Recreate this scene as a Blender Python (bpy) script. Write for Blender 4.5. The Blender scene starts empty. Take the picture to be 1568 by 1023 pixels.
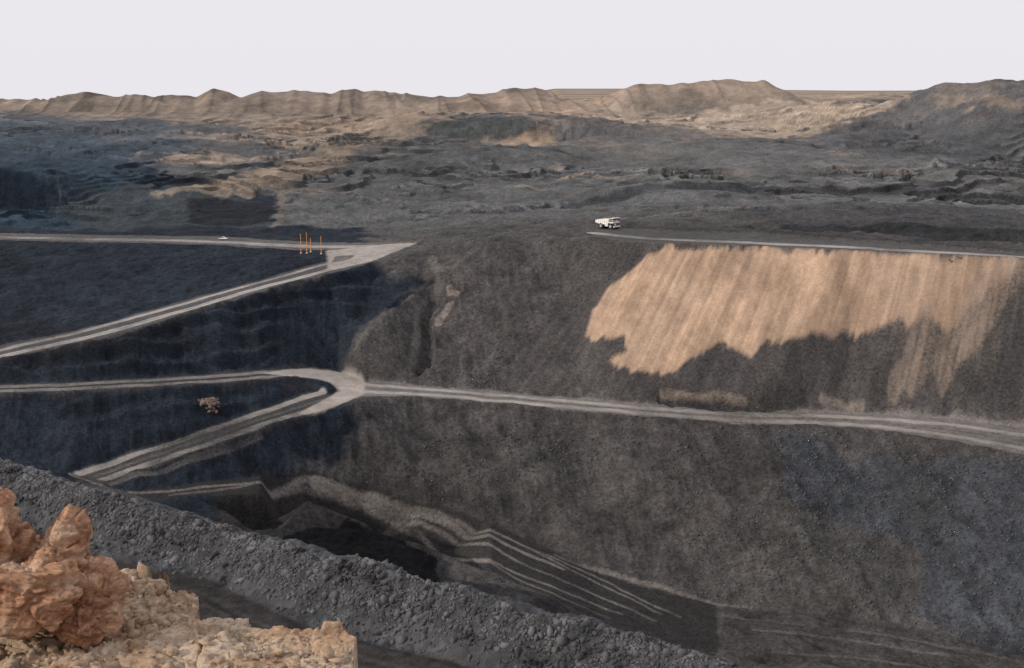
import bpy, math, random
import numpy as np
from mathutils import Vector, Matrix, noise as mn
from mathutils.geometry import delaunay_2d_cdt
import bmesh
random.seed(5)
sc=bpy.context.scene
# ------------------------------------------------------------------ camera station
F=1940.0; CU=784.0; CV=511.5
PITCH=math.atan((CV-128.0)/F)
sp,cp=math.sin(PITCH),math.cos(PITCH)
def pixel_ray(u,v):
    """bearing tangent (x/y) and depression tangent (-z/y) of the camera ray through an image pixel"""
    w=(v-CV)/F; Y=cp-w*sp
    return (u-CU)/F/Y, (sp+w*cp)/Y
def PZ(u,v,z):
    k,t=pixel_ray(u,v); y=-z/t; return (k*y,y,z)
def PY(u,v,y):
    k,t=pixel_ray(u,v); return (k*y,y,-t*y)
cam=bpy.data.cameras.new("Camera"); co=bpy.data.objects.new("Camera",cam); sc.collection.objects.link(co)
cam.sensor_width=36; cam.lens=36*F/1568; cam.clip_start=0.1; cam.clip_end=40000
co.rotation_euler=(math.pi/2-PITCH,0,0); sc.camera=co
# ------------------------------------------------------------------ noise
rng=np.random.RandomState(7)
T=rng.rand(256,256).astype(np.float32)*2-1
def vn(x,y):
    xi=np.floor(x); yi=np.floor(y); fx=(x-xi).astype(np.float32); fy=(y-yi).astype(np.float32)
    xi=xi.astype(np.int64)&255; yi=yi.astype(np.int64)&255
    fx=fx*fx*(3-2*fx); fy=fy*fy*(3-2*fy)
    x1=(xi+1)&255; y1=(yi+1)&255
    a=T[xi,yi]; b=T[x1,yi]; c=T[xi,y1]; d=T[x1,y1]
    return a+(b-a)*fx+(c-a)*fy+(a-b-c+d)*fx*fy
def fbm(x,y,o=4,g=0.5):
    s=0;a=1;n=0
    for i in range(o):
        s=s+a*vn(x+17.3*i,y-9.1*i); n+=a; a*=g
        x,y=(x*1.6-y*1.2),(x*1.2+y*1.6)
    return s/n*1.5
def afbm(x,y,o=3,g=.5):
    s=0;a=1;n=0
    for i in range(o):
        s=s+a*vn(x*2**i+17.3*i,y*1.5**i-9.1*i); n+=a; a*=g
    return s/n*1.5
def sst(a,b,x):
    t=np.clip((x-a)/(b-a),0,1); return t*t*(3-2*t)
# ------------------------------------------------------------------ breaklines, mostly from image pixel coordinates
pts=[];eds=[]
def line(P,con=True):
    s=len(pts); pts.extend(P)
    if con: eds.extend((s+i,s+i+1) for i in range(len(P)-1))
LZ=lambda L:[PZ(*p) for p in L]
LY=lambda L:[PY(*p) for p in L]
R1up=LZ([(-500,660,-160),(0,530,-139),(150,498,-131),(300,455,-122),(400,428,-115.5),(500,400,-109),(545,390,-106)])
R1lo=LZ([(-500,690,-163),(0,550,-140),(150,520,-132),(300,476,-123),(400,446,-116),(500,420,-110),(580,400,-107),(640,382,-103)])
RUup=LZ([(-500,355,-103),(0,357,-103),(160,360,-103),(340,362,-103),(480,371,-103),(560,372,-103),(640,369,-102.5)])
RUlo=LZ([(-500,368,-104),(0,368,-104),(160,371,-104),(340,375,-104),(450,383,-105),(520,384,-105)])
R2up=LZ([(-500,600,-150),(0,588,-150),(150,583,-150),(300,573,-151),(400,566,-152),(460,563,-155),(520,568,-159),(560,583,-162)])
R2lo=LZ([(-500,618,-151.5),(0,603,-151),(150,598,-151),(300,590,-152),(400,583,-153),(455,578,-156)])
MDup=R2up[-1:]+LZ([(640,590,-165),(760,600,-168),(900,612,-170),(1010,622,-171),(1150,630,-173),(1300,632,-174),(1450,640,-175),(1568,655,-176),(1900,700,-178)])
MDlo=LZ([(556,606,-162.5),(640,607,-165),(760,618,-168),(900,630,-170.5),(1010,640,-172),(1150,650,-174),(1300,655,-175),(1400,668,-176),(1480,680,-176.5),(1568,698,-177),(1900,760,-179)])
RPup=LZ([(480,600,-161.5),(400,628,-165),(300,662,-170),(200,695,-176),(110,725,-181)])
RPlo=LZ([(545,614,-162.8),(480,632,-164.5),(400,656,-167),(300,692,-172),(220,718,-177),(150,742,-182)])
BTup=LZ([(200,753,-183.5),(300,742,-184),(400,728,-185),(470,728,-188),(560,745,-196),(640,765,-202),(750,800,-210),(850,845,-219),(920,880,-226),(1000,905,-231),(1100,925,-235),(1250,945,-236),(1400,965,-237),(1568,1000,-238),(1900,1080,-239)])
BTlo=LZ([(200,772,-186),(300,762,-187),(400,757,-189),(470,765,-192),(560,800,-200),(640,830,-206),(750,875,-214),(850,920,-221),(920,955,-227),(1000,985,-231.5),(1100,1010,-235.5)])
TRup=LZ([(915,346,-92),(1000,352,-92),(1150,357,-92),(1300,367,-92),(1450,378,-92),(1568,388,-92),(1900,418,-92)])
TRlo=LZ([(905,362,-92),(950,368,-92),(1020,373,-92),(1150,378,-92),(1300,384,-92),(1450,391,-92),(1568,397,-92),(1900,428,-92)])
for L in (R1up,R1lo,RUup,RUlo,R2up,R2lo,MDup[1:],MDlo,RPup,RPlo,BTup,BTlo,TRup,TRlo): line(L)
line(LZ([(650,432,-117),(600,480,-130),(560,520,-141.5),(530,548,-151)]))
line(LZ([(565,455,-123),(520,510,-141)]))
line(LZ([(760,372,-96),(850,368,-94)]))
line(LZ([(0,440,-120),(200,428,-117),(380,402,-110)]))
line(LZ([(-500,700,-178),(0,692,-173),(60,715,-178)]))
line(LZ([(390,816,-197),(430,812,-197),(500,810,-201),(570,816,-205),(625,840,-209),(672,860,-213),(690,882,-215)]))
line(LZ([(395,834,-212),(450,832,-216),(510,830,-219),(565,836,-222),(610,855,-226),(650,874,-228)]))
bermT=LZ([(-900,520,-53.5),(-300,640,-53.5),(0,709,-53.5),(60,728,-53.5),(150,763,-53.3),(250,788,-53.5),(350,808,-53.7),(400,829,-53.5),(500,862,-53),(540,862,-52.6),(600,884,-53.2),(700,909,-53.5),(800,949,-53.3),(900,970,-53.6),(1000,990,-53.5),(1100,1028,-53.5),(1500,1140,-53.5),(2100,1290,-53.5)])
line([(x,y,z) for x,y,z in bermT]); line([(x-3.3,y-4.5,-57.4) for x,y,z in bermT]); line([(x+1.0,y+1.3,z) for x,y,z in bermT])
line([(x+100,y+150,-212) for x,y,z in bermT[::3]])
line([(-40,420,-192),(30,400,-228),(150,400,-238)])
line([(-350,480,-190),(-200,470,-190)])
# far
line(LY([(-500,345,930),(0,345,930),(150,345,940),(290,340,950),(340,338,950),(420,345,930),(560,345,930),(700,345,900),(850,338,890)]))
line(LZ([(1200,338,-89),(1300,338,-88),(1400,343,-87),(1568,352,-85),(1900,370,-84)]))
line(LZ([(1200,348,-92),(1300,352,-92),(1400,360,-92),(1568,373,-91.7),(1900,396,-91.7)]))
line(LY([(860,302,1010),(1000,290,1030),(1200,287,1040),(1400,290,1030),(1568,300,1000),(2000,310,950)]))
line(LY([(870,316,995),(1000,303,1021),(1200,302,1029),(1400,306,1015),(1568,318,985),(2000,330,930)]))
line(LY([(285,312,1010),(320,303,1040),(400,300,1050)]))
line(LY([(-500,250,1040),(0,252,1035),(60,254,1035),(90,262,1032)]))
line(LY([(-500,262,1075),(0,266,1070),(60,268,1070),(120,272,1065)]))
line(LY([(-500,304,1022),(0,306,1018),(70,308,1018),(100,312,1018)]))
line(LY([(200,250,1250),(350,285,1100),(500,255,1200),(700,250,1220),(850,250,1230),(1000,245,1230),(1250,240,1220),(1568,240,1180),(2000,240,1150)]))
line(LY([(-500,205,1450),(0,200,1480),(250,205,1450),(480,210,1420),(650,214,1400),(740,216,1390),(830,212,1400),(1000,210,1430),(1250,215,1400),(1420,200,1350),(1568,195,1260),(2000,195,1200)]))
line(LY([(650,184,1440),(740,181,1440),(840,183,1430)]))
line(LY([(-500,175,1800),(0,172,1800),(300,172,1800),(600,172,1780),(700,172,1750),(860,172,1740),(940,170,1700),(1080,170,1680),(1240,164,1680),(1300,165,1700),(1340,165,1650)]))
sk=[(-500,150),(-200,155),(0,153),(88,152),(103,146),(122,140),(142,149),(180,147),(210,146),(235,150),(260,146),(298,149),(325,137),(352,140),(370,149),(400,141),(450,139),(500,141),(560,137),(600,143),(640,145),(668,149),(700,147),(730,143),(760,140),(790,136),(830,136),(852,146),(870,158),(890,163)]
line(LY([(u,v-1.5,1880) for u,v in sk]))
ms=[(925,162),(950,143),(972,130),(1010,128),(1050,127),(1090,124),(1120,121),(1150,124),(1172,124),(1190,134),(1215,146),(1245,153),(1290,158)]
line(LY([(u,v-1,1765) for u,v in ms]))
line(LY([(1330,160,1450),(1380,156,1440),(1410,143,1430),(1440,134,1420),(1500,129,1400),(1568,123,1390),(1750,117,1380),(2300,118,1300)]))
def row(L,y): return [(pixel_ray(u,140)[0]*y,y,z) for u,z in L]
line(row([(-500,-36),(0,-36),(300,-36),(600,-34),(800,-31),(860,-28),(960,-27),(1080,-27),(1240,-25)],2010)); line(row([(u,-25) for u in(1370,1450,1568,1800,2300)],1600))
line(row([(1300,-20),(1450,-20),(1600,-20)],2010))
line(row([(-500,-75),(0,-75),(500,-70),(800,-45),(860,-28),(1000,-26),(1300,-22),(1568,-22),(2000,-22)],3500)); line(row([(-500,-120),(0,-120),(500,-115),(780,-70),(850,-22),(1000,-22),(1300,-32),(1568,-30),(2000,-30)],6000))
for y in (10,60,110): 
    for s in(-1,1): pts.append((s*1.7*(y+60),y,-57.4))
for x in(-60,-20,0,20,60): pts.append((x,10,-57.4))
for y in (300,700,1200,2000,4000,12600):
    for s in(-1,1): pts.append((s*1.7*(y+60),y,-200 if y>5000 else (-60 if y>2500 else -25)))
line([(x,12600,-200 if x<0 else -110) for x in (-9000,-3000,0,3000,9000)])
V2=[Vector((p[0],p[1])) for p in pts]
vo,eo,fo,ov,oe,of_=delaunay_2d_cdt(V2,eds,[],0,1e-4)
parr=np.array(pts)
zv=[]
for i,v in enumerate(vo):
    if len(ov[i]): zv.append(pts[ov[i][0]][2])
    else:
        d=np.hypot(parr[:,0]-v.x,parr[:,1]-v.y); k=np.argsort(d)[:3]; w=1/(d[k]+.1); zv.append(float((parr[k,2]*w).sum()/w.sum()))
# ------------------------------------------------------------------ grid
def ar(a,b,s): return list(np.arange(a,b,s))
ys=ar(10,85,2.5)+ar(85,190,.35)+ar(190,480,5)+ar(480,830,.75)+ar(830,1250,1.6)+ar(1250,2100,3.2)+list(2100*(12500/2100)**np.linspace(0,1,60))
ys=np.array(ys)
ss=np.concatenate([-np.geomspace(1.6,.445,40),np.arange(-.44,.44,.00075),np.geomspace(.445,1.6,40)])
NR,NC=len(ys),len(ss)
Yg=np.repeat(ys[:,None],NC,1); Xg=(ys[:,None]+60)*ss[None,:]
Z=np.full((NR,NC),np.nan)
for f in fo:
    (x0,y0),(x1,y1),(x2,y2)=[vo[i][:] for i in f]; z0,z1,z2=[zv[i] for i in f]
    r0=np.searchsorted(ys,min(y0,y1,y2)-1e-6); r1=np.searchsorted(ys,max(y0,y1,y2)+1e-6)
    if r1<=r0: continue
    sv=[x/(y+60) for x,y in((x0,y0),(x1,y1),(x2,y2))]
    c0=np.searchsorted(ss,min(sv)-1e-6); c1=np.searchsorted(ss,max(sv)+1e-6)
    if c1<=c0: continue
    X=Xg[r0:r1,c0:c1]; Y=Yg[r0:r1,c0:c1]
    D=(y1-y2)*(x0-x2)+(x2-x1)*(y0-y2)
    if abs(D)<1e-9: continue
    a=((y1-y2)*(X-x2)+(x2-x1)*(Y-y2))/D; b=((y2-y0)*(X-x2)+(x0-x2)*(Y-y2))/D; c=1-a-b
    m=(a>-1e-6)&(b>-1e-6)&(c>-1e-6)
    Zs=Z[r0:r1,c0:c1]; Zs[m]=(a*z0+b*z1+c*z2)[m]
Z[np.isnan(Z)]=-30
def blur(A,n):
    A=A.copy()
    for _ in range(n):
        A[1:-1]=(A[:-2]+2*A[1:-1]+A[2:])/4
        A[:,1:-1]=(A[:,:-2]+2*A[:,1:-1]+A[:,2:])/4
    return A
Z=blur(Z,2)
Z0=Z.copy()
def gridz(G,x,y):
    r=np.interp(y,ys,np.arange(NR)); c=np.interp(x/(y+60),ss,np.arange(NC))
    r0=np.clip(r.astype(int),0,NR-2); c0=np.clip(c.astype(int),0,NC-2); fr=r-r0; fc=c-c0
    return G[r0,c0]*(1-fr)*(1-fc)+G[r0+1,c0]*fr*(1-fc)+G[r0,c0+1]*(1-fr)*fc+G[r0+1,c0+1]*fr*fc
def cast(u,v,G=None):
    k,t=pixel_ray(u,v); yy=ys
    g=gridz(Z0 if G is None else G,k*yy,yy)
    hit=np.nonzero(-t*yy<=g)[0]
    if len(hit)==0: return (k*3000,3000.)
    i=hit[0]
    if i==0: return (k*yy[0],yy[0])
    d0=-t*yy[i-1]-g[i-1]; d1=g[i]+t*yy[i]; a=d0/(d0+d1+1e-9); y=yy[i-1]+a*(yy[i]-yy[i-1]); return (k*y,y)
X32=Xg.astype(np.float32); Y32=Yg.astype(np.float32)
nA=fbm(X32/14,Y32/14,4); nB=fbm(X32/14+50,Y32/14+31,4)
nC=fbm(X32/120+3,Y32/60,4)
def sdpoly(P,X,Y):
    P=np.array(P); d=np.full(X.shape,1e9,np.float32); ins=np.zeros(X.shape,bool)
    for i in range(len(P)):
        ax,ay=P[i-1];bx,by=P[i]; ex,ey=bx-ax,by-ay
        t=np.clip(((X-ax)*ex+(Y-ay)*ey)/(ex*ex+ey*ey+1e-9),0,1)
        d=np.minimum(d,(X-ax-t*ex)**2+(Y-ay-t*ey)**2)
        if abs(ey)>1e-9:
            ins^=((ay>Y)!=(by>Y))&(X<(bx-ax)*(Y-ay)/ey+ax)
    d=np.sqrt(d); return np.where(ins,d,-d)
def rng_of(P,pad):
    P=np.array(P)[:,:2]; y0,y1=P[:,1].min()-pad,P[:,1].max()+pad
    r0=np.searchsorted(ys,y0); r1=max(r0+1,np.searchsorted(ys,y1))
    xs0=P[:,0].min()-pad; xs1=P[:,0].max()+pad
    s0=min(xs0/(y0+60),xs0/(y1+60)); s1=max(xs1/(y0+60),xs1/(y1+60))
    c0=np.searchsorted(ss,s0); c1=max(c0+1,np.searchsorted(ss,s1)); return slice(r0,r1),slice(c0,c1)
def pmask(P,soft,warp):
    R=rng_of(P,soft+warp*1.5)
    X=X32[R]+nA[R]*warp; Y=Y32[R]+nB[R]*warp
    return R,sst(-soft,soft,sdpoly(P,X,Y))
def lmask(P,width,soft,warp=0):
    R=rng_of(P,width+soft+warp*1.5)
    X=X32[R]+nA[R]*warp; Y=Y32[R]+nB[R]*warp
    d=np.full(X.shape,1e9,np.float32)
    for i in range(1,len(P)):
        ax,ay=P[i-1][:2];bx,by=P[i][:2]; ex,ey=bx-ax,by-ay
        t=np.clip(((X-ax)*ex+(Y-ay)*ey)/(ex*ex+ey*ey+1e-9),0,1)
        d=np.minimum(d,(X-ax-t*ex)**2+(Y-ay-t*ey)**2)
    return R,1-sst(width,width+soft,np.sqrt(d))
def smoothline(P,n=60):
    P=np.array([p[:2] for p in P]); 
    for _ in range(2):
        Q=[P[0]]
        for a,b in zip(P[:-1],P[1:]): Q+= [a*.75+b*.25,a*.25+b*.75]
        Q.append(P[-1]); P=np.array(Q)
    return P
# ------------------------------------------------------------------ albedo + road masks
C=np.zeros((NR,NC,3),np.float32); C[:]=(.062,.058,.057)
road=np.zeros((NR,NC),np.float32)
slope=np.zeros((NR,NC),np.float32); slope[1:-1]=np.abs(Z[2:]-Z[:-2])/(ys[2:]-ys[:-2])[:,None]
slm=sst(.3,.6,slope)
def blend(R,m,col,amt=1.):
    m=(m*amt)[...,None]; C[R]=C[R]*(1-m)+np.array(col,np.float32)*m
def poly(L,col,soft=4,warp=6,amt=1.):
    R,m=pmask([cast(u,v) for u,v in L],soft,warp); blend(R,m,col,amt)
ALL=(slice(None),slice(None))
farm=sst(1150,1550,Y32); tanm=sst(-.1,.5,nC*1.2+farm*1.3-.66+fbm(X32/50,Y32/22,4)*1.0)*sst(930,1150,Y32)
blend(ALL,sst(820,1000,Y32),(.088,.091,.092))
blend(ALL,tanm,(.26,.20,.15),.8)
blend(ALL,sst(1600,1760,Y32),(.245,.19,.142),.8)
dark=(.016,.021,.029)  # bluish haze and shade of the left pit walls painted into the albedo
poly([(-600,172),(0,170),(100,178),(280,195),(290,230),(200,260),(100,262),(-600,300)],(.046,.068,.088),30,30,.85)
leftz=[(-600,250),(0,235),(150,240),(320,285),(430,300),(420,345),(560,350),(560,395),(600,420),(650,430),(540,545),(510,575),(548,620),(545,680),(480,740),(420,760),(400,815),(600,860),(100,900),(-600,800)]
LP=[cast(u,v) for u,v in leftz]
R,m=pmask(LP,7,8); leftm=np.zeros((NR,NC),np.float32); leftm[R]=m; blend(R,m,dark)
poly([(-600,180),(0,185),(140,205),(230,240),(240,290),(200,345),(0,345),(-600,345)],(.028,.047,.066),25,25,.85)  # far-left slopes: blue of the haze mixed into the colour
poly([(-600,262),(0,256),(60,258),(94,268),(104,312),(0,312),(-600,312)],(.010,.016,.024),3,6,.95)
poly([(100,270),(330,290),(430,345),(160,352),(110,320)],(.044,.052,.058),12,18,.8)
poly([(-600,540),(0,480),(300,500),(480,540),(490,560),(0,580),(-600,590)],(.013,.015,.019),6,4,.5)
for L,c,a in [([(330,290),(400,262),(480,235),(560,205),(640,190),(660,200),(600,225),(500,262),(420,288),(345,297)],(.23,.18,.135),.75),
  ([(380,190),(500,170),(680,168),(650,185),(560,200),(430,205)],(.27,.2,.14),.75),
  ([(765,228),(800,205),(860,200),(870,210),(800,222)],(.27,.2,.14),.9),
  ([(860,165),(1000,172),(1250,160),(1400,160),(1300,178),(1180,215),(1060,195),(900,178)],(.35,.28,.215),.85),
  ([(690,150),(860,160),(930,165),(860,180),(700,178)],(.30,.22,.155),.7),
  ([(850,150),(880,140),(960,138),(930,160),(880,165)],(.38,.28,.2),.8),
  ([(1290,160),(1390,140),(1250,140),(1210,150)],(.4,.31,.23),.7),
  ([(1160,180),(1300,186),(1290,200),(1180,212)],(.24,.19,.145),.6),
  ([(1255,236),(1320,238),(1315,246),(1262,244)],(.2,.16,.12),.7),
  ([(930,220),(1040,228),(1030,240),(900,232)],(.16,.135,.11),.6),
  ([(440,225),(520,215),(560,240),(470,250)],(.2,.16,.12),.6)]:
    poly(L,c,6,24,a)
poly([(648,184),(740,180),(840,184),(830,205),(740,214),(652,208)],(.032,.040,.040),8,14,.85)
poly([(560,215),(700,212),(760,240),(700,300),(560,300),(500,270)],(.064,.069,.070),15,24,.6)
poly([(840,186),(1000,196),(1180,220),(1250,240),(1568,240),(1568,290),(1100,285),(900,268),(860,230)],(.096,.096,.096),8,18,.75)
poly([(1380,158),(1430,136),(1568,124),(1700,118),(1800,240),(1568,250),(1300,235),(1250,205)],(.068,.071,.077),12,28,.85)
poly([(1420,152),(1568,158),(1568,172),(1450,166)],(.22,.17,.13),8,14,.75)
poly([(1400,140),(1568,130),(1568,140),(1430,148)],(.14,.115,.1),8,14,.6)
poly([(860,306),(1000,291),(1200,288),(1400,291),(1700,300),(1700,322),(1400,307),(1200,303),(1000,304),(870,318)],(.034,.037,.042),2.5,5,.8)
poly([(1100,320),(1568,322),(1568,350),(1200,345)],(.048,.05,.054),6,12,.6)
poly([(1195,338),(1400,343),(1700,356),(1700,380),(1400,362),(1200,350)],(.020,.022,.025),2,3,.85)  # shadow on the low wall behind the truck road, painted as dark albedo
poly([(285,308),(330,305),(420,312),(420,335),(330,345),(290,342)],(.013,.015,.018),3,5,.9)
poly([(240,298),(330,285),(390,292),(385,304),(250,303)],(.2,.165,.13),3,8,.8)
poly([(640,345),(880,345),(900,365),(830,420),(720,380)],(.056,.054,.053),8,10,.6)
# bench scarps of the far side (crest lines; dark scarp face on the pit side of each)
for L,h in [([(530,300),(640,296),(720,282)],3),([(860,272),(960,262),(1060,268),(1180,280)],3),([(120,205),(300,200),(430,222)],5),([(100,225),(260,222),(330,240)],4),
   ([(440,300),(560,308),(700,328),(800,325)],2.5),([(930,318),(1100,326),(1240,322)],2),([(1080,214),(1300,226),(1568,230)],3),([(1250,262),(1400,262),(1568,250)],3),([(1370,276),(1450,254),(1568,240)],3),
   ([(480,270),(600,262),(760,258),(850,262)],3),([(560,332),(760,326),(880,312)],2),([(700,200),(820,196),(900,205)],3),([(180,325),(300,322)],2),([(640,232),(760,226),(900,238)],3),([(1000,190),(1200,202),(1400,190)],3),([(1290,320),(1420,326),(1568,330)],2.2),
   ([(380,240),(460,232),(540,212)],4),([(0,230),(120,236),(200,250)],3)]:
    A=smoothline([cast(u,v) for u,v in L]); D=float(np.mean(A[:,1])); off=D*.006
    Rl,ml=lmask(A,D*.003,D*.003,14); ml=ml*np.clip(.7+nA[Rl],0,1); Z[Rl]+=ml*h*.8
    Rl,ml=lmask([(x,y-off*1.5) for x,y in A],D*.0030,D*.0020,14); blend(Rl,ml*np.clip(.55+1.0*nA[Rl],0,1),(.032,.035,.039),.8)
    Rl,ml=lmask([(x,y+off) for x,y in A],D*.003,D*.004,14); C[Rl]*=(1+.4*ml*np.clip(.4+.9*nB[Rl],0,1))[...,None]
# lower walls
poly([(1180,660),(1568,700),(1900,760),(1900,1100),(1568,1010),(1420,960),(1250,840),(1200,780)],(.047,.053,.063),6,8,.9)
poly([(560,612),(700,618),(800,760),(850,845),(640,768),(500,735)],(.043,.040,.039),6,9,.7)
poly([(1170,790),(1260,780),(1400,860),(1420,960),(1250,950),(1150,920)],(.064,.061,.058),2,8,.8)
for L in ([(860,700),(930,660),(960,680),(1010,760),(980,800),(900,770)],[(620,720),(700,680),(760,740),(700,770)],[(1000,720),(1060,700),(1120,780),(1080,850),(1010,800)],[(1120,860),(1180,820),(1220,900),(1180,920)],[(760,700),(800,680),(860,760),(820,790)]):
    poly(L,(.080,.074,.070),2,8,.55)
for L in ([(700,625),(860,640),(880,700),(780,740),(720,690)],[(930,790),(1010,820),(1100,900),(1000,890)],[(1040,660),(1180,665),(1190,760),(1120,760)],[(640,470),(700,520),(690,580),(600,570)],[(780,400),(840,420),(800,520),(740,500)],[(1350,720),(1450,730),(1500,800),(1400,810)]):
    poly(L,(.040,.038,.037),4,9,.5)
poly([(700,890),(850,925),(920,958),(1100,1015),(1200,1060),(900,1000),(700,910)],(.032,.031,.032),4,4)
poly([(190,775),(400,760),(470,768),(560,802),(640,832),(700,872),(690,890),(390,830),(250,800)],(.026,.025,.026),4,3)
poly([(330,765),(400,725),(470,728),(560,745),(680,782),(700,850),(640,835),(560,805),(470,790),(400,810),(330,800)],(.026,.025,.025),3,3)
poly([(1000,910),(1250,948),(1568,1004),(1800,1100),(1300,1100),(1000,990)],(.050,.047,.046),4,6,.8)
# spoil tip: sand-coloured overburden tipped over the face, ragged along the fall line
DN=(.62,.785); DC=(.785,-.62)
cX=X32*DC[0]+Y32*DC[1]; cN=X32*DN[0]+Y32*DN[1]
oj=[(1018,374),(975,402),(935,440),(908,478),(898,515),(925,520),(955,517),(962,530),(930,553),(985,568),(1035,566),(1060,542),(1100,528),(1135,542),(1165,535),(1205,514),(1225,522),(1260,512),(1300,516),(1330,522),(1375,497),(1395,510),(1425,488),(1455,500),(1490,470),(1530,440),(1562,402),(1568,400),(1450,394),(1300,387),(1150,381)]
P=[cast(u,v) for u,v in oj]
R=rng_of(P,20)
w=afbm(cX[R]/5,cN[R]/90,4)*3.0
sdv=sdpoly(P,X32[R]+DN[0]*w+nA[R]*1.2,Y32[R]+DN[1]*w+nB[R]*1.2)
m=sst(-1.2,1.6,sdv); tan_m=np.zeros((NR,NC),np.float32); tan_m[R]=m
patch=fbm(cX[R]/26,cN[R]/34,4)
ocol=np.array((.385,.27,.19),np.float32)
m2=sst(-.05,.45,patch)*.4
oc=ocol*(1-m2[...,None])+np.array((.285,.207,.157),np.float32)*m2[...,None]
st=afbm(cX[R]/2.0,cN[R]/70,3); oc=oc*(1+.17*st[...,None])
mm=(m*.94)[...,None]; C[R]=C[R]*(1-mm)+oc*mm
Rb,mb=pmask([cast(u,v) for u,v in [(1165,390),(1230,390),(1235,410),(1180,450),(1130,455),(1160,415)]],5,8); blend(Rb,mb,(.22,.15,.10),.5)
Rb,mb=pmask([cast(u,v) for u,v in [(1380,395),(1568,402),(1500,480),(1440,500),(1380,500),(1340,440)]],12,9); blend(Rb,mb,(.17,.135,.11),.4)
for a,b,wd in [((1545,405),(1440,575),3),((1500,430),(1395,590),2.2),((1560,420),(1470,545),1.6),((1420,500),(1370,600),2.5)]:
    A=cast(*a);B=cast(*b); Rl,ml=lmask([A,B],wd,2,2); blend(Rl,ml*(.7+.4*vn(cX[Rl]/1.5,cN[Rl]/30)),(.21,.165,.135),.75)
poly([(1572,410),(1700,430),(1700,650),(1568,640),(1450,630),(1520,520)],(.035,.035,.037),6,6,.7)
for L,wd,c in [([(688,434),(697,441)],1.6,(.2,.17,.15)),([(688,460),(681,480),(673,503)],1.2,(.2,.17,.15)),([(664,440),(676,425),(660,400)],2,(.1,.09,.085)),([(645,470),(640,520),(632,570)],1.2,(.085,.078,.073)),([(430,300),(436,318),(428,335),(415,348)],2,(.11,.1,.09)),
   ([(340,292),(372,284),(420,262)],5,(.24,.19,.14)),([(1010,602),(1060,604),(1120,606),(1140,609)],.5,(.22,.18,.15)),([(1260,615),(1320,621)],.5,(.17,.15,.13)),
   ([(870,300),(1000,262),(1180,250)],1.5,(.13,.12,.11)),([(840,186),(1000,196),(1180,216)],2.5,(.17,.15,.13)),([(1060,230),(1250,262),(1560,280)],2,(.13,.12,.11)),([(900,340),(1000,330),(1200,322)],1.2,(.13,.12,.11))]:
    Rl,ml=lmask(smoothline([cast(u,v) for u,v in L]),wd,1.6,1.5); blend(Rl,ml,c,.85)
for L,wd,dp in [([(664,445),(656,500),(650,565)],1.8,3.),([(1010,612),(1100,618),(1230,622)],1.6,1.8),([(595,470),(640,440),(700,430)],.8,1.8)]:
    Rl,ml=lmask(smoothline([cast(u,v) for u,v in L]),wd,2.5,3); blend(Rl,ml*np.clip(.7+nA[Rl],0,1),(.024,.023,.023),.7); Z[Rl]-=ml*dp  # grooves carved; shadow line of the toe trench also darkened into the albedo
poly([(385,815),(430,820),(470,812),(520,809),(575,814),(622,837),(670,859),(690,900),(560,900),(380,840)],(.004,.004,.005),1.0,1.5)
# bench & berm
near=1-sst(190,215,Y32)
blend(ALL,near,(.034,.031,.031))
bx=np.array(bermT)
def interpberm(X): return np.interp(X,bx[:,0],bx[:,1])
side=(Y32-interpberm(X32))
bm=sst(-8.5,-6.6,side+nA*.6)*near; blend(ALL,bm,(.054,.056,.060))
tr=vn(side/1.1+nA*.12,X32/60)*near*(1-bm)
C*= (1+.45*tr)[...,None]
# roads
def roadpoly(up,lo,col,soft=1.0,warp=1.9):
    P=[p[:2] for p in up]+[p[:2] for p in lo[::-1]]
    R,m=pmask(P,soft,warp); road[R]=np.maximum(road[R],m); blend(R,m,col,.92)
def rs(L,n=40):
    L=smoothline(L); d=np.r_[0,np.cumsum(np.hypot(*np.diff(L,axis=0).T))]; s=np.linspace(0,d[-1],n); return np.c_[np.interp(s,d,L[:,0]),np.interp(s,d,L[:,1])]
def tracks(up,lo,fr,col,wd=.9,amt=.8,warp=1.1,soft=1.2):
    for a in fr:
        L=rs(up)*(1-a)+rs(lo)*a; Rl,ml=lmask(L,wd,soft,warp); blend(Rl,ml*np.clip(.85+.5*nC[Rl]+.4*nA[Rl],0,1),col,amt)
lt=(.31,.287,.27)
roadpoly(RUup,RUlo+[R1up[-1]],(.10,.098,.096)); tracks(RUup[1:],RUlo[1:],(.6,),(.28,.26,.243),4,.9)
roadpoly(R1up,R1lo,(.072,.071,.072)); tracks(R1up,R1lo[:-1],(.22,),lt,2.6,.85); tracks(R1up,R1lo[:-1],(.72,),lt,3.6,.95); tracks(R1up,R1lo[:-1],(.70,),(.15,.14,.13),.5,.6,1.1,.6)
def patchroad(L,c,a=.9,s=1.2,w=1.5):
    R,m=pmask(smoothline([cast(u,v) for u,v in L]),s,w); blend(R,m,c,a); road[R]=np.maximum(road[R],m)
patchroad([(500,385),(560,378),(645,370),(620,380),(590,392),(560,404),(500,412)],(.32,.29,.265))
patchroad([(512,393),(545,390),(535,398),(505,402)],(.06,.06,.06),.7,1,1)
roadpoly(R2up,R2lo+[PZ(500,590,-161)],(.042,.042,.045)); tracks(R2up[:-1],R2lo,(.3,.75),(.19,.178,.165),2.0)
roadpoly(MDup,MDlo,(.17,.157,.147)); tracks(MDup,MDlo,(.28,.75),(.33,.307,.285),2.2,.8); tracks(MDup,MDlo,(.5,),(.11,.1,.095),.7,.6,1.2,.8)
roadpoly(RPup,RPlo,(.052,.051,.051)); tracks(RPup,RPlo,(.15,.82),(.25,.232,.217),2.3,.9); tracks(RPup,RPlo,(.5,),(.12,.11,.10),.8,.6)
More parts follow.
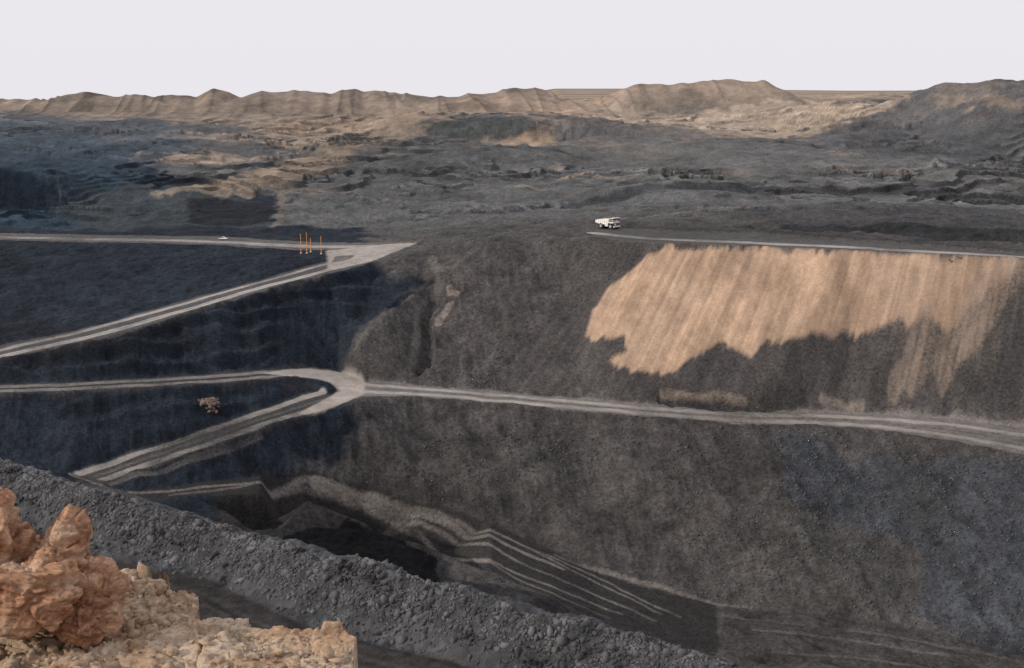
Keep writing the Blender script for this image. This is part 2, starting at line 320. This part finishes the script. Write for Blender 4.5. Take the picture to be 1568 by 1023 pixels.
patchroad([(400,571),(460,564),(520,567),(560,583),(562,604),(530,618),(480,634),(450,636),(480,620),(512,604),(517,592),(492,582),(450,578)],(.33,.297,.266),.9)
patchroad([(425,588),(455,584),(478,590),(470,602),(440,606)],(.025,.025,.028),.7,2,2)
roadpoly([PZ(110,722,-180)]+BTup[:11],[PZ(120,750,-184)]+BTlo[:11],(.034,.032,.032))
for L,wd,a in [([(112,728),(150,744),(195,756),(270,753),(340,744),(400,738),(470,735),(520,742),(600,762),(680,787),(760,817),(850,855),(920,885),(985,920),(1040,945)],.5,.75),
  ([(480,744),(560,760),(640,786),(700,808),(780,838),(860,870)],1.1,.95),([(560,782),(620,800),(700,826),(780,856),(860,888),(930,917),(1000,950)],.6,.8),
  ([(600,804),(660,828),(740,860),(820,891),(900,920),(950,940)],.6,.7),([(650,826),(720,858),(780,882),(850,912),(930,945)],.5,.6),([(700,798),(780,824),(850,860),(930,898),(1010,940)],.5,.75),
  ([(850,850),(940,880),(1040,910),(1150,932)],.7,.6),([(1150,965),(1300,980),(1450,1005)],.8,.35),([(1180,1000),(1350,1010),(1500,1040)],.8,.3),([(1100,945),(1250,960),(1400,980),(1568,1015)],.8,.3),
  ([(170,740),(250,722),(320,700),(400,668)],.8,.5),([(260,759),(340,753),(420,748),(500,756),(570,776)],.4,.5)]:
    Rl,ml=lmask(smoothline([cast(u,v) for u,v in L]),wd,.8,1.0); blend(Rl,ml*np.clip(.95+.4*nC[Rl]+.5*nA[Rl],.3,1),(.19,.172,.157),a)
    road[Rl]=np.maximum(road[Rl],ml*.9)
roadpoly(TRup,TRlo,(.082,.08,.078)); tracks(TRup,TRlo,(.7,),lt,4.2,.95)
Rl,ml=lmask([p[:2] for p in TRup[1:]],2.0,1.5,.6); Z[Rl]+=ml*1.6; blend(Rl,ml,(.035,.035,.036),.8)
Rl,ml=lmask([p[:2] for p in TRlo[2:]],.8,1.2,.4); Z[Rl]+=ml*.9
for L in (R1lo[1:-2],R2lo,MDlo[1:],RPlo[1:],):
    Rl,ml=lmask([(p[0],p[1]-1.0) for p in L],.9,1.6,1.2); ml=ml*np.clip(.6+nA[Rl],0,1); Z[Rl]+=ml*1.1; blend(Rl,ml,(.05,.047,.045),.6)
# ------------------------------------------------------------------ relief
roadD=np.clip(blur(road,24)*3.0,0,1)
nat=(1-road*.95)*(1-near)
natL=(1-np.maximum(road,roadD)*.95)*(1-near)
mf=1-sst(850,1100,Y32)
tipm=sst(0,8,sdpoly([cast(u,v) for u,v in[(905,362),(1568,398),(1800,420),(1800,680),(1450,638),(1010,620),(760,598)]],X32,Y32))
rough=fbm(X32/9,Y32/7,4)
Z+= natL*mf*(1-.75*tipm)*(fbm(X32/50,Y32/34,4)*3.2+rough*.8)
lob=1-np.abs(fbm(X32/34+8+Y32/90,Y32/90,3)); Z+=natL*mf*slm*(1-tipm)*(lob-.6)*4.0*(Y32<700)
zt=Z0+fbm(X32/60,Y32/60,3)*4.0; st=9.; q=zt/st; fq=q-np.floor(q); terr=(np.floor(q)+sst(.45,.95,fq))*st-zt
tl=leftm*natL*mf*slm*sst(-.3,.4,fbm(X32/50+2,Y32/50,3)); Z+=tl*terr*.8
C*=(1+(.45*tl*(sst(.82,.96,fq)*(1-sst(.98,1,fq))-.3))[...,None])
s1=afbm(cX/2.6,cN/70,3)
strG=afbm(X32/2.6+nA*.5+Y32/14,Y32/26,3)
fine=fbm(X32/2.2,Y32/1.9,3); lump=1-np.abs(fbm(X32/6+3,Y32/5,4))*2
Z+=nat*mf*slm*(tipm*s1*.24+(1-tipm)*strG*.26)+nat*mf*(fine*.28+lump*.2)*(1-.9*tipm)
C*=(1+(nat*mf*slm*(tipm*s1*.14+(1-tipm)*strG*.13))[...,None])
C*=(1+(nat*mf*(1-.65*tipm)*(.24*rough+.18*lump))[...,None])
# terraces & far relief
fm=sst(870,1010,Y32)*(1-sst(2000,2600,Y32))
rid=sst(1640,1740,Y32)*(1-sst(1960,2010,Y32))
Z+=fm*(1-rid)*(fbm(X32/120,Y32/85,4,.5)*7.5)
zt=Z+fbm(X32/90,Y32/110,4)*12
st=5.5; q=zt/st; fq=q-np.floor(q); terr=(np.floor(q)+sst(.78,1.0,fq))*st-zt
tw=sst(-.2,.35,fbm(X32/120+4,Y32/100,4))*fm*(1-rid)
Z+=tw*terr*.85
tf=sst(.76,.82,fq)*(1-sst(.98,1.0,fq)); C*=(1-.45*(tw*tf)[...,None])*(1+.28*(tw*sst(.5,.05,fq))[...,None])  # risers darkened; treads lightened in the albedo like flats catching sky light
Z+=fm*(1-rid)*(fbm(X32/10,Y32/10,4)*.9+(1-np.abs(fbm(X32/28+6,Y32/24,3))*2)*1.0)
C*=(1+.28*fm*fbm(X32/22,Y32/16,5,.65))[...,None]
gul=np.abs(fbm(X32/26+Y32/260,Y32/400,2)); Z-=rid*(gul*4.2-1.2)*sst(1650,1760,Y32)
rn=fbm(X32/60+9,Y32/90,3); C*=(1-.34*rid*sst(.0,.5,rn)-.35*rid*sst(.2,.0,gul))[...,None]
# distance haze painted into the albedo, paler with range
haze=sst(1000,1700,Y32)[...,None]*.22; C=C*(1-haze)+haze*np.array((.17,.165,.165),np.float32)
# near bench and berm roughness
Z+=near*(.10*fbm(X32/3,Y32/3,3)+bm*(.26*fbm(X32/1.1,Y32/1.1,4)+.55*fbm(X32/7,Y32/7,3)))
C*=(1+.18*nA*(1-road*.6)+.15*fbm(X32/4,Y32/4,3))[...,None]*(1+.2*nC)[...,None]
C=np.clip(C,.003,.8)
pl=sst(2100,2400,Y32)[...,None]; tb=sst(.15,.35,fbm(X32/500,Y32/160,4))[...,None]
tb=np.maximum(tb,sst(5000,5600,Y32)[...,None])
C=C*(1-pl)+pl*(np.array((.30,.235,.17))*(1-tb*.75)+tb*.75*np.array((.10,.10,.09)))
# ------------------------------------------------------------------ materials
def mat(name): 
    m=bpy.data.materials.new(name); m.use_nodes=True; nt=m.node_tree; b=nt.nodes['Principled BSDF']; return m,nt,b
def simple(name,col,rough=.6,metal=0,var=.25,scale=3):
    m,nt,b=mat(name); n=nt.nodes.new('ShaderNodeTexNoise'); n.inputs['Scale'].default_value=scale; n.inputs['Detail'].default_value=3
    tc=nt.nodes.new('ShaderNodeTexCoord'); nt.links.new(tc.outputs['Object'],n.inputs['Vector'])
    r=nt.nodes.new('ShaderNodeValToRGB'); r.color_ramp.elements[0].position=.3; r.color_ramp.elements[1].position=.7
    r.color_ramp.elements[0].color=[c*(1-var) for c in col]+[1]; r.color_ramp.elements[1].color=[min(1,c*(1+var)) for c in col]+[1]
    nt.links.new(n.outputs['Fac'],r.inputs[0]); nt.links.new(r.outputs[0],b.inputs['Base Color'])
    b.inputs['Roughness'].default_value=rough; b.inputs['Metallic'].default_value=metal; return m
tm,nt,b=mat("mine_ground"); L=nt.links; N=nt.nodes.new
at=N('ShaderNodeAttribute'); at.attribute_name='albedo'
geo=N('ShaderNodeNewGeometry')
n1=N('ShaderNodeTexNoise'); n1.inputs['Scale'].default_value=.9; n1.inputs['Detail'].default_value=2; n1.inputs['Roughness'].default_value=.8
n2=N('ShaderNodeTexVoronoi'); n2.inputs['Scale'].default_value=.85
L.new(geo.outputs['Position'],n1.inputs['Vector']); L.new(geo.outputs['Position'],n2.inputs['Vector'])
sepa=N('ShaderNodeSeparateColor'); L.new(at.outputs['Color'],sepa.inputs[0])
# coarse rock speckle on dark spoil, finer and fainter on the sandy overburden
amp=N('ShaderNodeMapRange'); amp.inputs[1].default_value=.12; amp.inputs[2].default_value=.25; amp.inputs[3].default_value=1; amp.inputs[4].default_value=.35; L.new(sepa.outputs[0],amp.inputs[0])
mr=N('ShaderNodeMapRange'); mr.inputs[1].default_value=.28; mr.inputs[2].default_value=.72; mr.inputs[3].default_value=-.28; mr.inputs[4].default_value=.28
L.new(n1.outputs['Fac'],mr.inputs[0])
sepc=N('ShaderNodeSeparateColor'); L.new(n2.outputs['Color'],sepc.inputs[0])
mr2=N('ShaderNodeMapRange'); mr2.inputs[3].default_value=-.26; mr2.inputs[4].default_value=.26; L.new(sepc.outputs[0],mr2.inputs[0])
ad=N('ShaderNodeMath'); ad.operation='ADD'; L.new(mr.outputs[0],ad.inputs[0]); L.new(mr2.outputs[0],ad.inputs[1])
mu=N('ShaderNodeMath'); mu.operation='MULTIPLY_ADD'; L.new(ad.outputs[0],mu.inputs[0]); L.new(amp.outputs[0],mu.inputs[1]); mu.inputs[2].default_value=1
vm=N('ShaderNodeVectorMath'); vm.operation='SCALE'; L.new(at.outputs['Color'],vm.inputs[0]); L.new(mu.outputs[0],vm.inputs['Scale'])
L.new(vm.outputs[0],b.inputs['Base Color']); b.inputs['Roughness'].default_value=.95; b.inputs['Specular IOR Level'].default_value=.1
bp=N('ShaderNodeBump'); bp.inputs['Distance'].default_value=.5
am2=N('ShaderNodeMath'); am2.operation='MULTIPLY'; L.new(amp.outputs[0],am2.inputs[0]); am2.inputs[1].default_value=.5; L.new(am2.outputs[0],bp.inputs['Strength'])
L.new(n1.outputs['Fac'],bp.inputs['Height']); L.new(bp.outputs[0],b.inputs['Normal'])
def gridmesh(name,X,Y,Zz,col,mt):
    nr,nc=X.shape; me=bpy.data.meshes.new(name)
    me.vertices.add(nr*nc); me.vertices.foreach_set('co',np.stack([X,Y,Zz],-1).astype(np.float32).ravel())
    idx=np.arange(nr*nc,dtype=np.int32).reshape(nr,nc)
    q=np.stack([idx[:-1,:-1],idx[:-1,1:],idx[1:,1:],idx[1:,:-1]],-1).reshape(-1,4)
    me.loops.add(q.size); me.loops.foreach_set('vertex_index',q.ravel())
    me.polygons.add(len(q)); me.polygons.foreach_set('loop_start',np.arange(0,q.size,4,dtype=np.int32)); me.polygons.foreach_set('loop_total',np.full(len(q),4,np.int32))
    me.polygons.foreach_set('use_smooth',np.ones(len(q),bool))
    me.update()
    if col is not None:
        a=me.attributes.new('albedo','FLOAT_COLOR','POINT'); a.data.foreach_set('color',np.concatenate([col,np.ones((nr,nc,1))],-1).astype(np.float32).ravel())
    o=bpy.data.objects.new(name,me); sc.collection.objects.link(o); me.materials.append(mt); return o
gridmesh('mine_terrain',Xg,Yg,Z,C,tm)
# ------------------------------------------------------------------ rubble
bmx=bmesh.new(); bmesh.ops.create_icosphere(bmx,subdivisions=1,radius=1); bv=np.array([v.co[:] for v in bmx.verts]); bf=np.array([[v.index for v in f.verts] for f in bmx.faces]); bmx.free()
def rubble(name,pos,size,mt):
    n=len(pos); r=np.random.RandomState(len(pos))
    A=r.normal(size=(n,3,3)); Q=np.linalg.qr(A)[0]
    sc3=np.stack([1+.5*r.rand(n),.7+.5*r.rand(n),.5+.4*r.rand(n)],-1)*size[:,None]
    v=bv[None]*(1+.22*r.normal(size=(n,len(bv),1)))*sc3[:,None,:]
    v=np.einsum('nij,nkj->nki',Q,v)+pos[:,None,:]
    f=bf[None]+(np.arange(n)*len(bv))[:,None,None]
    me=bpy.data.meshes.new(name); me.vertices.add(n*len(bv)); me.vertices.foreach_set('co',v.astype(np.float32).ravel())
    fl=f.reshape(-1,3).astype(np.int32); me.loops.add(fl.size); me.loops.foreach_set('vertex_index',fl.ravel())
    me.polygons.add(len(fl)); me.polygons.foreach_set('loop_start',np.arange(0,fl.size,3,dtype=np.int32)); me.polygons.foreach_set('loop_total',np.full(len(fl),3,np.int32)); me.update()
    o=bpy.data.objects.new(name,me); sc.collection.objects.link(o); me.materials.append(mt); return o
mrub=simple("rubble_stone",(.076,.077,.081),.95,0,.9,.4)
mrub2=simple("spoil_rock",(.066,.066,.069),.95,0,.7,.3)
r=np.random.RandomState(2)
n=12000; t_=r.rand(n); xb=-75+110*t_; off=-1.5+r.randn(n)*2.6; off=np.clip(off,-8,1.5)
yb=interpberm(xb)+off; zb=gridz(Z,xb,yb)
sz=.07+.17*r.rand(n)**2+.4*(r.rand(n)**14)
rubble('berm_rubble',np.stack([xb,yb,zb],-1),sz,mrub)
n=26000; xr=r.uniform(-80,250,n); yr=r.uniform(500,720,n); 
sl=gridz(slope,xr,yr); k=(sl>.35)&(gridz(road,xr,yr)<.1)&(gridz(tipm,xr,yr)<.3)&(gridz(leftm,xr,yr)<.2)&(r.rand(n)<sst(-.3,.5,fbm(xr/30,yr/30,3)+(xr-60)/250)); xr,yr=xr[k],yr[k]
rubble('slope_rubble',np.stack([xr,yr,gridz(Z,xr,yr)],-1),.2+.6*r.rand(len(xr))**3,mrub2)
# ------------------------------------------------------------------ sandstone rim the photographer stands on
xs=np.concatenate([-np.geomspace(160,5.2,50),np.arange(-5.1,-.3,.010),np.geomspace(.3,160,60)-.55])
yy=np.concatenate([np.linspace(-60,4.9,60),np.arange(5,9,.010),np.geomspace(9,45,30)])
Xr,Yr=np.meshgrid(xs,yy)
ex=np.interp(Xr,[-160,-30,-8,-4.2,-3.3,-2.7,-2.25,-2.02,-1.93,-1.5,-1.2,-.98,-.9,-.85,2,10,30,160],[30,16,10,8.6,8.3,8.0,7.8,7.62,7.3,7.15,7.05,6.95,6.85,6.05,5.9,5.2,4,-5])
surf=-1.7-1.5*sst(1.2,5.2,Yr)
def cells(x,y,seed):
    xi=np.floor(x);yi=np.floor(y); b1=np.full(x.shape,9.);b2=np.full(x.shape,9.);h=np.zeros(x.shape);k=np.zeros(x.shape)
    for dx in(-1,0,1):
        for dy in(-1,0,1):
            cx=xi+dx;cy=yi+dy; a=(cx.astype(int)*7+seed)&255; b_=(cy.astype(int)*13+seed*3)&255
            px=cx+.5+.45*T[a,b_]; py=cy+.5+.45*T[b_,a]; d=np.maximum(np.abs(x-px),np.abs(y-py))*.6+np.hypot(x-px,y-py)*.4
            h0=T[(a+31)&255,(b_+57)&255]; hh=h0+(x-px)*T[(a+3)&255,b_]*.9+(y-py)*T[a,(b_+5)&255]*.9
            new=d<b1; b2=np.where(new,b1,np.minimum(b2,d)); h=np.where(new,hh,h); k=np.where(new,h0,k); b1=np.where(new,d,b1)
    return h,b2-b1,k
wx=.22*fbm(Xr/.3,Yr/.3,3); wy=.22*fbm(Xr/.3+7,Yr/.3+3,3)
h1,e1,k1=cells(Xr/.42+Yr/.9+wx,Yr/.26+wy,5); h2,e2,k2=cells(Xr/.16+wx*2,Yr/.11+wy*2,9); h3,e3,k3=cells(Xr/.06+wx*3,Yr/.045+wy*3,14)
ex=ex+(.05*k1+.035*k2+.02*k3)*(Xr<-.8)+.06*fbm(Xr/.35,Yr/2,4)*np.clip(1-(Xr+.9)*3,0,1)+.5*fbm(Xr/6,Yr/90,3)*(np.abs(Xr+3)>4)
hh=.026*h1-.03*sst(.05,0,e1)+.018*h2-.012*sst(.07,0,e2)+.010*h3-.006*sst(.1,0,e3)+.007*fbm(Xr/.03,Yr/.03,3)+.05*fbm(Xr/.5,Yr/.5,3)
surf=surf+hh*sst(3.5,5,Yr)
dd=Yr-ex
drop=np.where(dd>0,dd*4+.30*sst(0,.04,dd)+.4*fbm(Xr/3,Yr/3,3)*np.clip(dd,0,1),0)
Zr=np.maximum(surf-drop,-58.5)
def sandmat(nt,b,c0,c1,c2,sc_=1.):
    L=nt.links; N=nt.nodes.new
    geo=N('ShaderNodeNewGeometry')
    a=N('ShaderNodeTexNoise'); a.inputs['Scale'].default_value=2.2*sc_; a.inputs['Detail'].default_value=5; a.inputs['Roughness'].default_value=.7
    f=N('ShaderNodeTexNoise'); f.inputs['Scale'].default_value=16*sc_; f.inputs['Detail'].default_value=6; f.inputs['Roughness'].default_value=.8
    mp=N('ShaderNodeMapping'); mp.inputs['Scale'].default_value=(1,1,2.2); L.new(geo.outputs['Position'],mp.inputs[0])
    for q in(a,f): L.new(mp.outputs[0],q.inputs['Vector'])
    rp=N('ShaderNodeValToRGB'); e=rp.color_ramp.elements; e[0].position=.38;e[0].color=(*c0,1); e[1].position=.62;e[1].color=(*c2,1); x=e.new(.5); x.color=(*c1,1)
    L.new(a.outputs['Fac'],rp.inputs[0])
    m1=N('ShaderNodeMapRange'); m1.inputs[1].default_value=.32; m1.inputs[2].default_value=.68; m1.inputs[3].default_value=.55; m1.inputs[4].default_value=1.35; L.new(f.outputs['Fac'],m1.inputs[0])
    vs=N('ShaderNodeVectorMath'); vs.operation='SCALE'; L.new(rp.outputs[0],vs.inputs[0]); L.new(m1.outputs[0],vs.inputs['Scale']); L.new(vs.outputs[0],b.inputs['Base Color'])
    bp=N('ShaderNodeBump'); bp.inputs['Strength'].default_value=1; bp.inputs['Distance'].default_value=.02
    L.new(f.outputs['Fac'],bp.inputs['Height']); L.new(bp.outputs[0],b.inputs['Normal'])
    b.inputs['Roughness'].default_value=.95; b.inputs['Specular IOR Level'].default_value=.1
ms_,nt,b=mat("sandstone"); sandmat(nt,b,(.38,.235,.145),(.49,.36,.25),(.57,.46,.35))
gridmesh('sandstone_rim',Xr,Yr,Zr,None,ms_)
mb_,nt,b=mat("red_sandstone"); sandmat(nt,b,(.26,.12,.07),(.49,.29,.18),(.58,.42,.30),1.2)
def boulder(name,parts,mt):
    bm_=bmesh.new()
    for (u,v,y,rx,ry,rz,seed) in parts:
        c=Vector(PY(u,v,y)); t=bmesh.new(); bmesh.ops.create_icosphere(t,subdivisions=6,radius=1)
        rr=random.Random(seed)
        planes=[(Vector((rr.gauss(0,1),rr.gauss(0,1),rr.gauss(0,.8))).normalized(),rr.uniform(.62,.85)) for _ in range(18)]
        dirs=[Vector((rr.gauss(0,1),rr.gauss(0,1),rr.gauss(0,1))).normalized() for _ in range(32)]
        for vt in t.verts:
            p=vt.co.normalized()
            k=min([1.0]+[d/max(1e-3,p.dot(n)) for n,d in planes if p.dot(n)>0]); p=p*k
            q=Vector((p.x*rx,p.y*ry,p.z*rz)); s=q+Vector((seed*3.1,seed,0)); s=s+mn.noise_vector(s*4)*.04
            d=mn.fractal(s*2.5,1,2,4)*.05
            for fq_,am in ((4.5,.030),(11,.015),(26,.008)):
                sv=Vector((s.x*fq_,s.y*fq_,s.z*fq_*1.4)); vd,vp=mn.voronoi(sv); h=mn.cell(vp[0]*9.7)
                e=min(1,(vd[1]-vd[0])*9)
                d+=(h*am+(sv-vp[0]).dot(dirs[int(abs(h)*9999)%32])*am*.9)*e-am*.5*(1-e)
            d+=mn.fractal(s*22,1,2,4)*.008
            vt.co=c+q+p.normalized()*d
        tm_=bpy.data.meshes.new('t'); t.to_mesh(tm_); t.free(); bm_.from_mesh(tm_); bpy.data.meshes.remove(tm_)
    for f in bm_.faces: f.smooth=True
    me=bpy.data.meshes.new(name); bm_.to_mesh(me); bm_.free(); o=bpy.data.objects.new(name,me); sc.collection.objects.link(o); me.materials.append(mt); return o
boulder('sandstone_boulder',[(-22,845,7.0,.30,.35,.45,1),(92,868,7.0,.21,.3,.35,4),(20,880,7.1,.3,.3,.35,5),(130,925,6.9,.25,.3,.26,7),(30,905,6.75,.46,.3,.24,9),(-140,900,7.0,.4,.4,.6,12)],mb_)
r=np.random.RandomState(11); n=1500; xx=r.uniform(-3.2,-.95,n); yq=r.uniform(5.6,7.9,n)
ee=np.interp(xx,[-4.2,-3.3,-2.7,-2.25,-2.02,-1.93,-1.5,-1.2,-.98,-.9],[8.6,8.3,8.0,7.8,7.62,7.25,7.15,7.05,6.95,6.85])-.15
k=yq<ee; xx,yq=xx[k],yq[k]
ix=np.searchsorted(xs,xx); iy=np.searchsorted(yy,yq); rubble('loose_sandstone',np.stack([xx,yq,Zr[iy,ix]+.003],-1),.006+.045*r.rand(len(xx))**4,ms_)
# ------------------------------------------------------------------ vehicles
def obj_from_bm(bm_,name,mt,par,smooth=False):
    me=bpy.data.meshes.new(name); bm_.to_mesh(me); bm_.free(); o=bpy.data.objects.new(name,me); sc.collection.objects.link(o); me.materials.append(mt); o.parent=par
    return o
def box(name,s,loc,mt,par,bev=.05):
    bm_=bmesh.new(); bmesh.ops.create_cube(bm_,size=1)
    for v in bm_.verts: v.co=Vector((v.co.x*s[0],v.co.y*s[1],v.co.z*s[2]))+Vector(loc)
    if bev: bmesh.ops.bevel(bm_,geom=bm_.edges[:],offset=bev,segments=2,affect='EDGES')
    return obj_from_bm(bm_,name,mt,par)
def prof(name,P,y0,y1,mt,par):
    bm_=bmesh.new(); a=[bm_.verts.new((x,y0,z)) for x,z in P]; c=[bm_.verts.new((x,y1,z)) for x,z in P]
    bm_.faces.new(a); bm_.faces.new(c[::-1]); n=len(P)
    for i in range(n): bm_.faces.new((a[i],c[i],c[(i+1)%n],a[(i+1)%n]))
    bmesh.ops.recalc_face_normals(bm_,faces=bm_.faces[:]); return obj_from_bm(bm_,name,mt,par)
def wheel(name,x,y,rad,w,mt,mh,par):
    bm_=bmesh.new(); bmesh.ops.create_cone(bm_,cap_ends=True,segments=32,radius1=rad,radius2=rad,depth=w,matrix=Matrix.Translation((x,y,rad))@Matrix.Rotation(math.pi/2,4,'X'))
    bmesh.ops.bevel(bm_,geom=[e for e in bm_.edges if len(e.link_faces)==2 and any(len(f.verts)>4 for f in e.link_faces)],offset=rad*.15,segments=2,affect='EDGES'); obj_from_bm(bm_,name,mt,par)
    bm_=bmesh.new(); bmesh.ops.create_cone(bm_,cap_ends=True,segments=20,radius1=rad*.45,radius2=rad*.45,depth=w+.12,matrix=Matrix.Translation((x,y,rad))@Matrix.Rotation(math.pi/2,4,'X')); obj_from_bm(bm_,name+'_hub',mh,par)
white=simple("white_paint",(.78,.76,.74),.5,0,.08,1); tyre=simple("tyre_rubber",(.02,.02,.02),.9); steel=simple("dark_steel",(.06,.06,.065),.6); glass=simple("dark_glass",(.02,.025,.03),.15); grey=simple("hub_grey",(.35,.34,.33),.6)
def place(name,u,v,ang,s=1.):
    x,y=cast(u,v,Z); z=float(gridz(Z,np.array([x]),np.array([y]))[0])
    e=bpy.data.objects.new(name,None); sc.collection.objects.link(e); e.location=(x,y,z+.02); e.rotation_euler=(0,0,ang); e.scale=(s,s,s); return e
T_=place('haul_truck',931,350,math.radians(-40),1.15)
box('chassis',(10.5,2.4,1.0),(0,0,2.2),steel,T_)
prof('dump_tray_floor',[(-6.2,3.3),(-6.4,4.1),(-4,3.6),(1.7,3.0),(2.6,5.9),(2.9,5.9),(2.1,2.5),(-3.6,2.8)],-3.1,3.1,white,T_)
for i,y in enumerate((-3.3,3.1)): prof('dump_tray_side_%d'%i,[(-6.4,3.4),(-6.5,4.6),(-5,5.2),(2.9,6.1),(2.1,2.5),(-3.6,2.8)],y,y+.2,white,T_)
prof('tray_canopy',[(2.9,5.9),(2.9,6.1),(6.0,6.45),(6.0,6.2)],-3.3,3.3,white,T_)
for i in range(5): 
    for y in(-3.42,3.42): box('tray_rib_%d_%d'%(i,y>0),(.25,.14,2.2),(-4.5+i*1.5,y,4.2),white,T_,.02)
prof('coal_load',[(-5,4.4),(-2,5.6),(0,5.9),(2.4,5.4),(1.7,3.2),(-4,3.7)],-2.9,2.9,steel,T_)
box('cab',(1.9,2.0,1.9),(4.0,1.9,4.9),white,T_,.12); box('windscreen',(.06,1.7,.9),(4.98,1.9,5.15),glass,T_,.01)
for y in(.88,2.93): box('side_window_%d'%(y>2),(1.4,.05,.8),(4.0,y,5.2),glass,T_,.01)
box('upper_deck',(3.2,6.6,.25),(4.4,0,3.85),white,T_); box('engine_hood',(2.2,2.6,1.6),(4.9,0,3.0),white,T_,.1); box('radiator_grille',(.08,2.0,1.3),(6.04,0,3.0),steel,T_,.01)
box('front_bumper',(.6,6.2,.7),(6.1,0,1.6),white,T_,.08)
for i,y in enumerate((-2.4,2.4)): box('headlamp_%d'%i,(.1,.5,.3),(6.43,y,1.75),glass,T_,.02); box('fender_%d'%i,(3.4,1.6,.2),(3.9,y*1.12,3.6),white,T_,.04)
box('air_cleaner',(.9,1.6,1.2),(4.8,-2.0,4.55),grey,T_,.1)
box('fuel_tank',(2.2,1.1,1.1),(.9,-2.3,2.1),white,T_,.1); box('hydraulic_tank',(2.2,1.1,1.1),(.9,2.3,2.1),grey,T_,.1)
for i in range(6): box('ladder_rung_%d'%i,(.1,.7,.06),(6.5,-1.5+i*.25,1.9+i*.35),grey,T_,0)
for i,(y) in enumerate((-2.75,2.75)): wheel('front_wheel_%d'%i,3.9,y,1.72,1.1,tyre,grey,T_)
for i,y in enumerate((-2.8,-1.55,1.55,2.8)): wheel('rear_wheel_%d'%i,-2.7,y,1.72,1.05,tyre,grey,T_)
Pk=place('pickup_truck',342,367,math.radians(-8),1.1)
prof('body',[(-2.6,.5),(-2.6,1.05),(-.6,1.1),(1.1,1.1),(2.5,.98),(2.6,.5)],-.9,.9,white,Pk); prof('cab',[(-.7,1.1),(-.55,1.75),(.6,1.75),(1.2,1.1)],-.8,.8,white,Pk)
prof('side_glass',[(-.5,1.15),(-.42,1.62),(.55,1.62),(.98,1.15)],-.83,.83,glass,Pk); box('bed_rail',(1.8,1.7,.12),(-1.65,0,1.12),steel,Pk,.02)
box('front_bumper',(.15,1.8,.25),(2.66,0,.6),steel,Pk,.03); box('rear_bumper',(.15,1.8,.2),(-2.68,0,.6),steel,Pk,.03)
for i,(x,y) in enumerate(((1.6,-.8),(1.6,.8),(-1.6,-.8),(-1.6,.8))): wheel('wheel_%d'%i,x,y,.4,.26,tyre,grey,Pk)
orange=simple("orange_paint",(.75,.28,.05),.5,0,.1)
for (u,v,h) in ((461,388,12.5),(470,388,13.5),(476,386,9),(492,389,11.5)):
    e=place('marker_pole',u,v,0)
    bm_=bmesh.new(); bmesh.ops.create_cone(bm_,cap_ends=True,segments=12,radius1=.24,radius2=.14,depth=h,matrix=Matrix.Translation((0,0,h/2))); obj_from_bm(bm_,'shaft',orange,e)
    bm_=bmesh.new(); bmesh.ops.create_cone(bm_,cap_ends=True,segments=16,radius1=.9,radius2=.5,depth=.6,matrix=Matrix.Translation((0,0,.3))); obj_from_bm(bm_,'footing',grey,e)
    box('crossarm',(.9,.12,.12),(0,0,h*.85),orange,e,.02)
x,y=cast(320,617,Z); r=np.random.RandomState(4); n=170
px=x+r.randn(n)*2.0; py=y+r.randn(n)*2.2; pz=gridz(Z,px,py)+.1
rubble('sandstone_heap',np.stack([px,py,pz],-1),.4+1.1*r.rand(n)**2,simple("pink_stone",(.17,.12,.10),.95,0,.45,.5))
# ------------------------------------------------------------------ light
sd=Vector((-.90,-.38,.40)).normalized()
w=bpy.data.worlds.new("World"); sc.world=w; w.use_nodes=True; nt=w.node_tree; bg=nt.nodes['Background']; out=nt.nodes['World Output']
sky=nt.nodes.new('ShaderNodeTexSky'); sky.sky_type='NISHITA'; sky.sun_disc=False; sky.sun_elevation=math.asin(sd.z); sky.sun_rotation=math.atan2(sd.x,sd.y); sky.air_density=1; sky.dust_density=4
bg.inputs['Strength'].default_value=.06; nt.links.new(sky.outputs[0],bg.inputs['Color'])
b2=nt.nodes.new('ShaderNodeBackground'); b2.inputs['Color'].default_value=(.905,.88,.935,1); b2.inputs['Strength'].default_value=1.0
mx=nt.nodes.new('ShaderNodeMixShader'); mx.inputs[0].default_value=.9; nt.links.new(bg.outputs[0],mx.inputs[1]); nt.links.new(b2.outputs[0],mx.inputs[2]); nt.links.new(mx.outputs[0],out.inputs['Surface'])
sl_=bpy.data.lights.new('sun','SUN'); sl_.energy=2.8; sl_.angle=math.radians(2); sl_.color=(1,.89,.77); so=bpy.data.objects.new('sun',sl_); sc.collection.objects.link(so); so.rotation_euler=(-sd).to_track_quat('-Z','Y').to_euler()
sc.view_settings.view_transform='Standard'; sc.view_settings.look='None'; sc.view_settings.exposure=0
